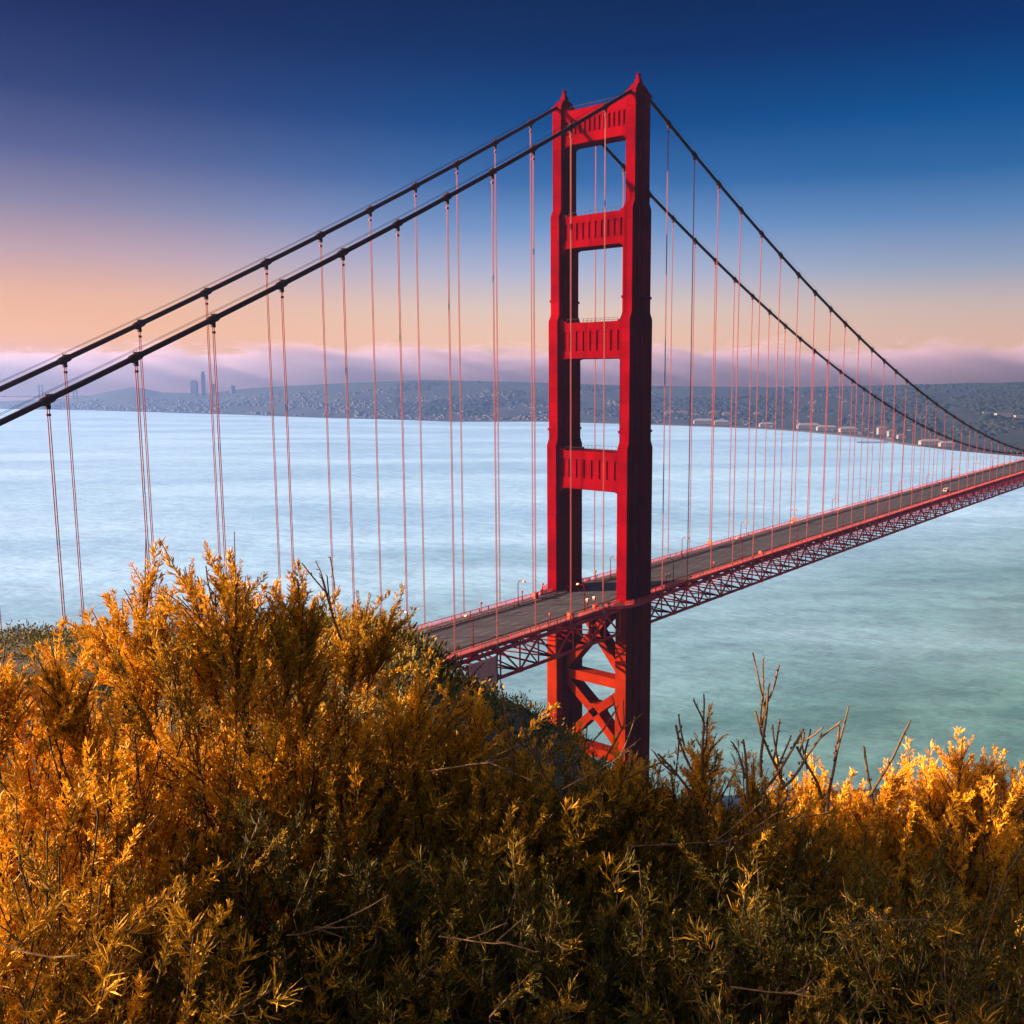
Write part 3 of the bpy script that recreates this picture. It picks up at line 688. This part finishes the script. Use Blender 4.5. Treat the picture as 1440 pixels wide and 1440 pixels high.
for k, (u, dd) in enumerate(((940, 420), (958, 470), (975, 430), (1000, 520), (1018, 500), (1062, 560))):
    house('hillside_house', u, sd_(u, dd), 34-2*k, 15, 10, ['', ''][0] + f'{ORD[k]} pale house from the left in the row half way up the hazy slope', group='row of pale houses on the hazy slope')
# pier
p = ground_pt(shore_d(1222)-160, (shore_d(1222)-160)*(1222-PPX)/FPX/math.cos(PITCH), 0)
r = empty('pier', p, YAW-math.pi/2); tag(r, 'dark flat pier standing in the water off the far shore', 'pier')
m = MB(); m.box((-34, -5, 2.0), (34, 5, 3.1)); m.build('pier_deck', M['dark'], r)
m = MB()
for k in range(12):
    for yy in (-4, 4): m.tube([(-32+k*5.8, yy, -2), (-32+k*5.8, yy, 2)], .4, 6)
m.build('piling', M['dark'], r)
# city mass and woods
rs = random.Random(5); m = MB()
for k in range(2600):
    u = rs.uniform(-20, 930) if k < 2250 else rs.uniform(930, 1300); ds = shore_d(u); f = ds + 60 + (5100-ds)*rs.random()**1.4*.85
    dens = 1 if u < 880 else .5
    if rs.random() > dens or fbm(u/40, f/300, 3, 4) < .40: continue
    p = upos(u, f); w_, d_, h = rs.uniform(6, 22), rs.uniform(5, 12), rs.choice((2.5, 3, 3.5, 4, 5, 7)) * (1.4 if u < 520 else 1)
    m.box((p[0]-w_/2, p[1]-d_/2, p[2]-4), (p[0]+w_/2, p[1]+d_/2, p[2]+h))
tag(m.build('city_buildings', M['grey']), 'hazy mass of small city buildings covering the far slopes', 'city', kind='stuff')
ico = []
phi = (1+5**.5)/2
IV = [Vector(v).normalized() for v in ((-1,phi,0),(1,phi,0),(-1,-phi,0),(1,-phi,0),(0,-1,phi),(0,1,phi),(0,-1,-phi),(0,1,-phi),(phi,0,-1),(phi,0,1),(-phi,0,-1),(-phi,0,1))]
IF = [(0,11,5),(0,5,1),(0,1,7),(0,7,10),(0,10,11),(1,5,9),(5,11,4),(11,10,2),(10,7,6),(7,1,8),(3,9,4),(3,4,2),(3,2,6),(3,6,8),(3,8,9),(4,9,5),(2,4,11),(6,2,10),(8,6,7),(9,8,1)]
m = MB()
for k in range(9000):
    u = rs.uniform(560, 1500); ds = shore_d(u); f = ds + 240 + (5250-ds-240)*rs.random()
    if fbm(u/60, f/500, 3, 9) < .44: continue
    p = upos(u, f); sc_ = rs.uniform(5, 12)
    m.add([(p[0]+v.x*sc_*1.2*rs.uniform(.7, 1.2), p[1]+v.y*sc_*1.2*rs.uniform(.7, 1.2), p[2]+sc_*.1+v.z*sc_*rs.uniform(.5, 1.0)) for v in IV], IF)
tag(m.build('distant_woods', M['trees']), 'dark woods covering the far slopes', 'woods', kind='stuff')
for k, (u, w_, top, lab) in enumerate(((283, 30, 534, 'faint tower block in the mist at the left of the city, widest'), (296, 20, 522, 'faint tallest tower block in the mist at the left of the city'), (309, 26, 539, 'faint tower block in the mist right of the tallest one'), (335, 24, 541, 'lone faint tower block in the mist farther right'))):
    f = 5150; p = upos(u, f); h = CAM.z - (top-532)*f/FPX - p[2]
    r = empty('tower_block', p, YAW-math.pi/2+.3*k); tag(r, lab, 'tower block', 'misty downtown towers')
    m = MB(); m.box((-w_/2, -w_/2, -3), (w_/2, w_/2, h*.9)); m.box((-w_/2.6, -w_/2.6, h*.9), (w_/2.6, w_/2.6, h)); m.build('wall', M['grey'], r)
r = empty('distant_bridge', ground_pt(5250, 5250*(90-PPX)/FPX/math.cos(PITCH), 0), YAW-math.pi/2); tag(r, 'faint distant bridge in the mist at far left', 'bridge')
for cx in (-75, 110):
    m = MB()
    for dx in (-9, 9): m.box((cx+dx-3, -3, -2), (cx+dx+3, 3, 112))
    for zz in (40, 75, 106): m.box((cx-6, -2, zz), (cx+6, 2, zz+4))
    m.build('pylon', M['grey'], r)
m = MB(); m.box((-620, -8, 48), (520, 8, 54)); m.build('deck', M['grey'], r)

# ------------------------------------------------------------------ haze and fog
def vol_mat(name):
    m = bpy.data.materials.new(name); m.use_nodes = True; t = m.node_tree; t.nodes.clear()
    o = t.nodes.new('ShaderNodeOutputMaterial'); v = t.nodes.new('ShaderNodeVolumePrincipled'); t.links.new(v.outputs[0], o.inputs['Volume'])
    return m, t, v
hm, t, v = vol_mat('haze_air'); v.inputs['Density'].default_value = 9.5e-5; v.inputs['Color'].default_value = (.27, .47, .98, 1); v.inputs['Anisotropy'].default_value = .6
m = MB(); m.box((-5700, -1700, -8), (5700, 5700, 244)); hz = m.build('haze', hm); hz.location = (CAM.x, CAM.y, 0); hz.rotation_euler = (0, 0, YAW-math.pi/2)
tag(hz, 'thin sea haze over the bay', 'haze', kind='stuff')
fm, t, v = vol_mat('fog_air')
co = t.nodes.new('ShaderNodeTexCoord'); sp = t.nodes.new('ShaderNodeSeparateXYZ'); t.links.new(co.outputs['Object'], sp.inputs[0])
mp = t.nodes.new('ShaderNodeMapping'); mp.inputs['Scale'].default_value = (1/480, 1/480, 1/130); t.links.new(co.outputs['Object'], mp.inputs[0])
no = t.nodes.new('ShaderNodeTexNoise'); no.inputs['Scale'].default_value = 1; no.inputs['Detail'].default_value = 7; no.inputs['Roughness'].default_value = .66; t.links.new(mp.outputs[0], no.inputs['Vector'])
# top of the bank wanders between about 250 and 360 m
s1 = t.nodes.new('ShaderNodeMath'); s1.operation = 'MULTIPLY_ADD'; s1.inputs[1].default_value = 680; s1.inputs[2].default_value = -45; t.links.new(no.outputs['Fac'], s1.inputs[0])
s2 = t.nodes.new('ShaderNodeMath'); s2.operation = 'SUBTRACT'; t.links.new(s1.outputs[0], s2.inputs[0]); t.links.new(sp.outputs['Z'], s2.inputs[1])
s3 = t.nodes.new('ShaderNodeMapRange'); s3.interpolation_type = 'SMOOTHSTEP'; s3.inputs['From Min'].default_value = -18; s3.inputs['From Max'].default_value = 50; s3.inputs['To Max'].default_value = .012; t.links.new(s2.outputs[0], s3.inputs['Value'])
t.links.new(s3.outputs[0], v.inputs['Density']); v.inputs['Color'].default_value = (.50, .42, .55, 1); v.inputs['Anisotropy'].default_value = .1
m = MB(); m.box((-6500, 5750, -5), (6500, 7600, 430)); fb = m.build('fog_bank', fm); fb.location = (CAM.x, CAM.y, 0); fb.rotation_euler = (0, 0, YAW-math.pi/2)
tag(fb, 'bank of low fog lying behind the far hills', 'fog bank', kind='stuff')

# ------------------------------------------------------------------ shrubs
rng = np.random.default_rng(3)
def norm(a): return a/np.maximum(1e-9, np.linalg.norm(a, axis=-1, keepdims=True))
def plume_proto(Ln, tufts, lpt, ll=.021, lw=.0019, spread=.9, tl=.026):
    """leaves of one shoot along +z: leaning side tufts, each a small fan of narrow curved leaves"""
    bend = rng.normal(0, .16, 2)
    P = []; Dv = []; Ls = []
    for k in range(tufts):
        s = np.clip(.05 + .95*(k+.5)/tufts + rng.normal(0, .012), 0, 1); c = np.array([bend[0]*s*s*Ln, bend[1]*s*s*Ln, s*Ln])
        a = k*2.399 + rng.normal(0, .5); taper = (1.05-.6*s)*rng.uniform(.6, 1.35)
        ax = np.array([math.cos(a)*spread, math.sin(a)*spread, rng.uniform(.6, 1.25)]); ax /= np.linalg.norm(ax)
        n = max(4, int(lpt*taper*1.1))
        for j in range(n):
            f = (j+.5)/n
            P.append(c + ax*tl*taper*f); Dv.append(ax*.9 + rng.normal(0, .27, 3)+np.array([0, 0, .22])); Ls.append(ll*rng.uniform(.5, 1.3)*(1-.35*f))
    for j in range(8):
        b = rng.uniform(0, 6.28); P.append(np.array([bend[0]*Ln, bend[1]*Ln, Ln*rng.uniform(.95, 1)])); Dv.append(np.array([math.cos(b)*.35, math.sin(b)*.35, 1])); Ls.append(ll*rng.uniform(.5, .9))
    P = np.array(P); Dv = norm(np.array(Dv)); Ls = np.array(Ls)[:, None]
    side = norm(np.cross(Dv, norm(rng.normal(size=Dv.shape))))
    curl = norm(rng.normal(size=Dv.shape))*.5
    p1 = P + Dv*Ls*.5 + curl*Ls*.10; p2 = P + norm(Dv + np.array([0, 0, .25]) + curl)*Ls
    W = lw*rng.uniform(.7, 1.3, (len(P), 1))
    V = np.stack([P-side*W*.5, P+side*W*.5, p1-side*W, p1+side*W, p2-side*W*.4, p2+side*W*.4], 1).reshape(-1, 3)
    i = np.arange(len(P))[:, None]*6
    F = np.concatenate([i+np.array([[0, 1, 3, 2]]), i+np.array([[2, 3, 5, 4]])], 0)
    return V, F, bend
PRO = [plume_proto(.20, 34, 11, .025, .0017, .8, .022), plume_proto(.24, 40, 11, .025, .0017, .8, .022), plume_proto(.16, 28, 10, .023, .0017, .8, .022), plume_proto(.20, 28, 12, .027, .0016, .9, .024), plume_proto(.13, 22, 10, .022, .0017, .75, .02), plume_proto(.27, 42, 10, .025, .0017, .85, .022), plume_proto(.22, 32, 11, .018, .0020, .9, .022), plume_proto(.18, 18, 14, .027, .0015, 1.1, .034)]
PLEN = [.20, .24, .16, .20, .13, .27, .22, .18]
LOOSE_ = [plume_proto(.17, 9, 11, .050, .0015, 1.3, .03), plume_proto(.20, 9, 12, .060, .0014, 1.6, .03), plume_proto(.15, 8, 13, .042, .0017, 1.2, .04)]

class Shrub:
    def __init__(s, base): s.base = np.array(base, float); s.V = []; s.F = []; s.T = []; s.n = 0; s.wood = MB(); s.dead = MB()
    def plume(s, pos, direc, scale, tint, loose=False, tip=False):
        k = int(rng.integers(len(PRO))); V, F, _ = (LOOSE_[k % 3] if loose else PRO[k])
        d = direc/np.linalg.norm(direc); a = np.cross(d, norm(rng.normal(size=3))); a /= np.linalg.norm(a); b = np.cross(d, a)
        Mx = np.stack([a, b, d], 1)*scale
        if tip: pos = np.asarray(pos) - d*(PLEN[k]+.012)*scale
        s.V.append(V @ Mx.T + pos); s.F.append(F + s.n); s.n += len(V)
        tv = np.clip(tint + rng.normal(0, .13, len(V)//6), 0, 1); s.T.append(np.repeat(tv, 6))
        Ln = .2*scale
        s.wood.tube([Vector(pos), Vector(pos+d*Ln*.9)], [.0030, .0014], 4, cap=False)
    def branch(s, a, b, r0, r1, wob=.05, seg=5, m=None):
        a = np.array(a, float); b = np.array(b, float); L_ = np.linalg.norm(b-a)
        o1, o2 = rng.normal(0, wob*L_, 3), rng.normal(0, wob*L_, 3)
        pts = []
        for i in range(seg+1):
            t = i/seg; pts.append(a*(1-t)+b*t + o1*3*t*(1-t)**2 + o2*3*t*t*(1-t) + np.array([0, 0, -(.02 if m else .10)*L_*math.sin(math.pi*t)]))
        (m or s.wood).tube([Vector(p) for p in pts], [r0+(r1-r0)*i/seg for i in range(seg+1)], 5, cap=False)
        return pts
    def finish(s, name, label):
        r = empty(name, s.base); tag(r, label, 'shrub')
        V = np.concatenate(s.V) - s.base; F = np.concatenate(s.F); T = np.concatenate(s.T)
        np_mesh('foliage', V, F, M['leaf'], r, T)
        for mb_, nm, mt in ((s.wood, 'branches', 'bark'), (s.dead, 'dead_twigs', 'deadwood')):
            if mb_.v:
                mb_.v = [(a-s.base[0], b-s.base[1], c-s.base[2]) for a, b, c in mb_.v]; mb_.build(nm, M[mt], r, smooth=True)
        return r
FR = np.array([fx, fy, 0]); RT = np.array([rt0.x, rt0.y, 0]); UPV = np.array([0, 0, 1.0]); CP = np.array(CAM)
def gz(d): return 142.0 - .24*d
def dome(sh, u, d, vtop, halfw, halfd, count, tint, lean=(0, 0), loose=.2, shell=.5, low=-.35, scale=1.0, vbot=None):
    """leafy crown: shoots through the volume of a dome standing at column u, distance d"""
    top = np.array(at(u, vtop, d)); c = np.array([top[0], top[1], 0]); zg = gz(d); H = top[2]-zg
    for _ in range(count):
        th = math.acos(rng.uniform(low*.4, 1)); ph = rng.uniform(0, 2*math.pi); rr = shell + (1-shell)*rng.random()**.6
        o = np.array([math.sin(th)*math.cos(ph), math.sin(th)*math.sin(ph), math.cos(th)])
        bump = 1 + .22*math.sin(ph*3+u) * math.sin(th*4+u*.7) + rng.normal(0, .05)
        pos = c + RT*o[0]*halfw*rr*bump + FR*o[1]*halfd*rr*bump; pos[2] = zg + H*(.36 + .60*o[2]*rr*bump)
        sc_ = scale*rng.uniform(.75, 1.2)
        dr = RT*(o[0]*.55+lean[0]) + FR*o[1]*.55 + UPV*(.75+.5*max(0, o[2])) + rng.normal(0, .33, 3)
        dr = dr/np.linalg.norm(dr); pos = pos - dr*.17*sc_*max(0, o[2])
        sh.plume(pos, dr, sc_, np.clip(tint+rng.normal(0, .16), 0, 1), rng.random() < loose)
        if rng.random() < .33:
            bb = c + RT*rng.normal(0, halfw*.2) + FR*rng.normal(0, halfd*.2); bb[2] = zg + H*rng.uniform(.05, .4)
            sh.branch(bb, pos, rng.uniform(.003, .0065), .0022, .09)
def leader(sh, u, v, d, ln, leanr, tint, scale=1.0, nside=15):
    """long upright shoot ending at a given tip, with side shoots down its length"""
    tip = np.array(at(u, v, d)); dr = UPV + RT*leanr + FR*rng.normal(0, .15); dr /= np.linalg.norm(dr)
    a = tip - dr*ln; sh.branch(a, tip-dr*.1, .005, .002, .02)
    sh.plume(tip, dr, scale, tint, tip=True)
    for k in range(nside):
        t = .12 + .8*k/nside; ang = rng.uniform(0, 6.28); sd2 = RT*math.cos(ang) + FR*math.sin(ang)
        p = tip - dr*(ln*t+.10); q = dr*1.0 + sd2*rng.uniform(.25, .7) + rng.normal(0, .1, 3)
        sh.plume(p, q, scale*rng.uniform(.8, 1.2)*(.34+.62*t), np.clip(tint+rng.normal(0, .12), 0, 1))
def deadtwig(sh, p, dr, ln, r, depth):
    p = np.array(p, float); dr = np.array(dr, float)/np.linalg.norm(dr); q = p + dr*ln
    sh.branch(p, q, r, r*.72, .04, 4, sh.dead)
    nk = int(ln/.022)
    for k in range(nk):                                     # leaf-scar stubs
        t = rng.random(); a = p*(1-t)+q*t; sdv = norm(rng.normal(size=3)); sh.dead.tube([Vector(a), Vector(a+(sdv*.8+dr*.6)*.010)], [r*.55, r*.4], 4)
    if depth > 0:
        for k in range(int(rng.integers(1, 4))):
            t = rng.uniform(.35, 1); deadtwig(sh, p*(1-t)+q*t, dr + norm(rng.normal(size=3))*.75 + UPV*.25, ln*rng.uniform(.4, .7), r*.72, depth-1)
def base_of(u, d):
    p = np.array(at(u, 900, d)); p[2] = gz(d)-.05; return p

# tall shrub at the left
s = Shrub(base_of(290, 3.2))
dome(s, 290, 3.2, 925, .66, .5, 560, .60, (-.1, 0), .12)
dome(s, 230, 3.8, 940, .85, .4, 420, .5, (0, 0), .1)
dome(s, 400, 3.3, 930, .45, .4, 240, .55, (.1, 0), .3)
for u, v, ln, le in ((205, 760, .42, -.02), (236, 780, .34, -.55), (300, 772, .36, -.2), (330, 770, .40, .02), (345, 815, .3, .15), (420, 786, .38, .05), (150, 832, .3, -.3), (128, 855, .28, -.35), (445, 835, .3, .2), (270, 845, .3, -.2), (385, 822, .3, -.1), (180, 860, .3, -.1), (362, 850, .3, .1), (225, 850, .3, .1)):
    leader(s, u, v, 3.2+rng.normal(0, .08), ln, le, .62, 1.3)
for u, v in ((265, 850), (480, 830), (300, 860), (395, 880)):
    deadtwig(s, at(u, v+70, 3.15), UPV+RT*rng.normal(0, .4), .22, .004, 1)
for _ in range(9):
    u = rng.uniform(125, 475); leader(s, u, rng.uniform(850, 910)+abs(u-290)*.16, 3.2+rng.normal(0, .2), .3, (u-290)/420+rng.normal(0, .15), .55, rng.uniform(.9, 1.2))
s.finish('needle_shrub', 'tall golden shrub with spiky upright shoots in front of the suspenders at left')
# low shrub at the left edge
s = Shrub(base_of(20, 2.9))
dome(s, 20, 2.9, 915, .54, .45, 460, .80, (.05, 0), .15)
for u, v, ln, le in ((65, 880, .3, -.15), (20, 915, .25, .2), (100, 915, .25, .3), (-20, 905, .25, 0), (85, 935, .25, -.2)): leader(s, u, v, 2.9, ln, le, .75)
s.finish('needle_shrub', 'bright orange lit shrub at the left edge below the dark ridge')
# middle shrub behind the tall one
s = Shrub(base_of(510, 3.7))
dome(s, 500, 3.7, 905, .45, .45, 380, .42, (.15, 0), .35)
for u, v, ln, le in ((525, 822, .36, .25), (570, 826, .36, .5), (568, 850, .3, .45), (500, 850, .3, .1), (540, 868, .3, .4), (470, 850, .3, -.1)): leader(s, u, v, 3.65, ln, le, .5)
deadtwig(s, at(470, 850, 3.6), UPV-RT*.05, .18, .003, 0)
s.finish('needle_shrub', 'olive shrub leaning right towards the roadway of the bridge')
# central shrub under the deck end
s = Shrub(base_of(690, 3.3))
dome(s, 630, 3.3, 1000, .52, .5, 460, .52, (.1, 0), .35)
dome(s, 810, 3.2, 1052, .48, .45, 440, .42, (.1, 0), .4)
for u, v, ln, le in ((612, 930, .26, .35), (600, 960, .26, .2), (655, 958, .24, .45), (690, 975, .2, .3), (560, 960, .26, .1), (745, 1075, .2, .3), (640, 1000, .25, 0), (580, 1000, .25, 0), (880, 1040, .24, .05), (760, 1095, .2, 0), (910, 1075, .2, .2), (850, 1085, .2, -.1)): leader(s, u, v, 3.25, ln, le, .72)
dome(s, 700, 3.0, 1095, .7, .4, 330, .5, (0, 0), .3, .3)
for u, v, le in ((755, 1010, -.35), (720, 1010, -.1), (795, 1030, .8), (840, 1030, .5), (780, 1050, -.6), (620, 960, .5)):
    deadtwig(s, at(u, v+60, 3.1), UPV+RT*le, .2, .004, 1)
deadtwig(s, at(600, 1085, 2.9), RT+UPV*.18, .26, .0032, 1); deadtwig(s, at(790, 1110, 2.8), RT*.9+UPV*.55, .24, .003, 1)
s.finish('needle_shrub', 'brown and gold shrub with grey dead branches below the end of the deck')
# twiggy shrub right of the tower
s = Shrub(base_of(1040, 3.2))
dome(s, 1000, 3.2, 1072, .56, .45, 560, .36, (.05, 0), .4)
for u, v, ln, le in ((1018, 1005, .3, .3), (985, 1035, .24, -.1), (1060, 1060, .22, 0), (940, 1080, .2, -.2), (1100, 1080, .2, .1)): leader(s, u, v, 3.15, ln, le, .72, 1.0, 7)
for u, v, ln, le, dp in ((1080, 970, .30, .05, 1), (1062, 1000, .28, -.4, 1), (1180, 1020, .30, .1, 1), (1130, 1025, .26, .6, 1), (1155, 1035, .22, .7, 1), (950, 1020, .24, -.4, 1), (925, 1060, .2, -.8, 1), (990, 1015, .2, 0, 1), (1045, 1040, .22, -.1, 1), (1120, 1050, .2, -.5, 1), (1215, 1050, .2, -.2, 0), (1265, 1045, .2, .5, 1)):
    dr = UPV+RT*le; tip = np.array(at(u, v, 3.1)); deadtwig(s, tip-dr/np.linalg.norm(dr)*ln, dr, ln, .0052, dp)
deadtwig(s, at(880, 1190, 2.7), RT+UPV*.05, .3, .003, 1); deadtwig(s, at(1000, 1190, 2.8), RT*.9+UPV*.35, .28, .003, 1)
s.finish('needle_shrub', 'half bare shrub with forked dead twigs standing against the green water')
# bright shrub at the right edge
s = Shrub(base_of(1330, 4.3))
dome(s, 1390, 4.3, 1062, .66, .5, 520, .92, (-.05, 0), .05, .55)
dome(s, 1180, 4.2, 1095, .56, .45, 380, .86, (0, 0), .08, .55)
dome(s, 1300, 4.0, 1150, .8, .45, 420, .6, (0, 0), .15, .3)
for u, v, ln, le in ((1355, 1025, .34, .05), (1330, 1050, .3, -.5), (1405, 1055, .3, .1), (1438, 1070, .26, .1), (1300, 1085, .24, -.2), (1250, 1085, .24, .1), (1210, 1095, .24, .1), (1145, 1075, .26, .1), (1380, 1065, .26, -.1), (1270, 1060, .26, .3)): leader(s, u, v, 4.25, ln, le, .92, 1.1)
s.finish('needle_shrub', 'bright yellow orange shrub glowing along the right edge')
# dark shrubs of the front row
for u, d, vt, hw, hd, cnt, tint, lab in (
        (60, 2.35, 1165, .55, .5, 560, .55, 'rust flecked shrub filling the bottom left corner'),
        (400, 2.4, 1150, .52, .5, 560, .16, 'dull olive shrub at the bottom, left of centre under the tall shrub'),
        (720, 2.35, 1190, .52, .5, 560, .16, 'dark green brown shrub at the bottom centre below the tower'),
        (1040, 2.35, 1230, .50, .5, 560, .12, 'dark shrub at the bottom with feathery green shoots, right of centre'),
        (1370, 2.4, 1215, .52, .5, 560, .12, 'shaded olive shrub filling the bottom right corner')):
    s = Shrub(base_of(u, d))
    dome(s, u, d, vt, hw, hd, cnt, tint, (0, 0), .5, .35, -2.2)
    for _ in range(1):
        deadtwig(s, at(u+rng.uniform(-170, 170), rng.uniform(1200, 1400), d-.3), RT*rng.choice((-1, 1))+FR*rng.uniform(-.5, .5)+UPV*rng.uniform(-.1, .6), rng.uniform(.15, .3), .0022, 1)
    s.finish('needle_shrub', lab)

# unseen shrub added left of the viewpoint, out of frame, to shade the front row
p = CP + RT*(-2.5) + FR*1.7; s = Shrub((p[0], p[1], 141.6))
for _ in range(520):
    o = norm(rng.normal(size=3)); rr = .35+.65*rng.random()**.5
    pos = np.array([p[0], p[1], CAM.z-.26]) + (RT*o[0]*.5 + FR*o[1]*.5)*rr + UPV*o[2]*.26*rr
    s.plume(pos, o*.6+UPV*.7+rng.normal(0, .3, 3), rng.uniform(.8, 1.1), .55)
    if rng.random() < .12: s.branch(np.array([p[0], p[1], 141.6]), pos, .006, .002, .06)
s.finish('needle_shrub', 'added golden shrub, unseen left of the viewpoint, shading the front row')
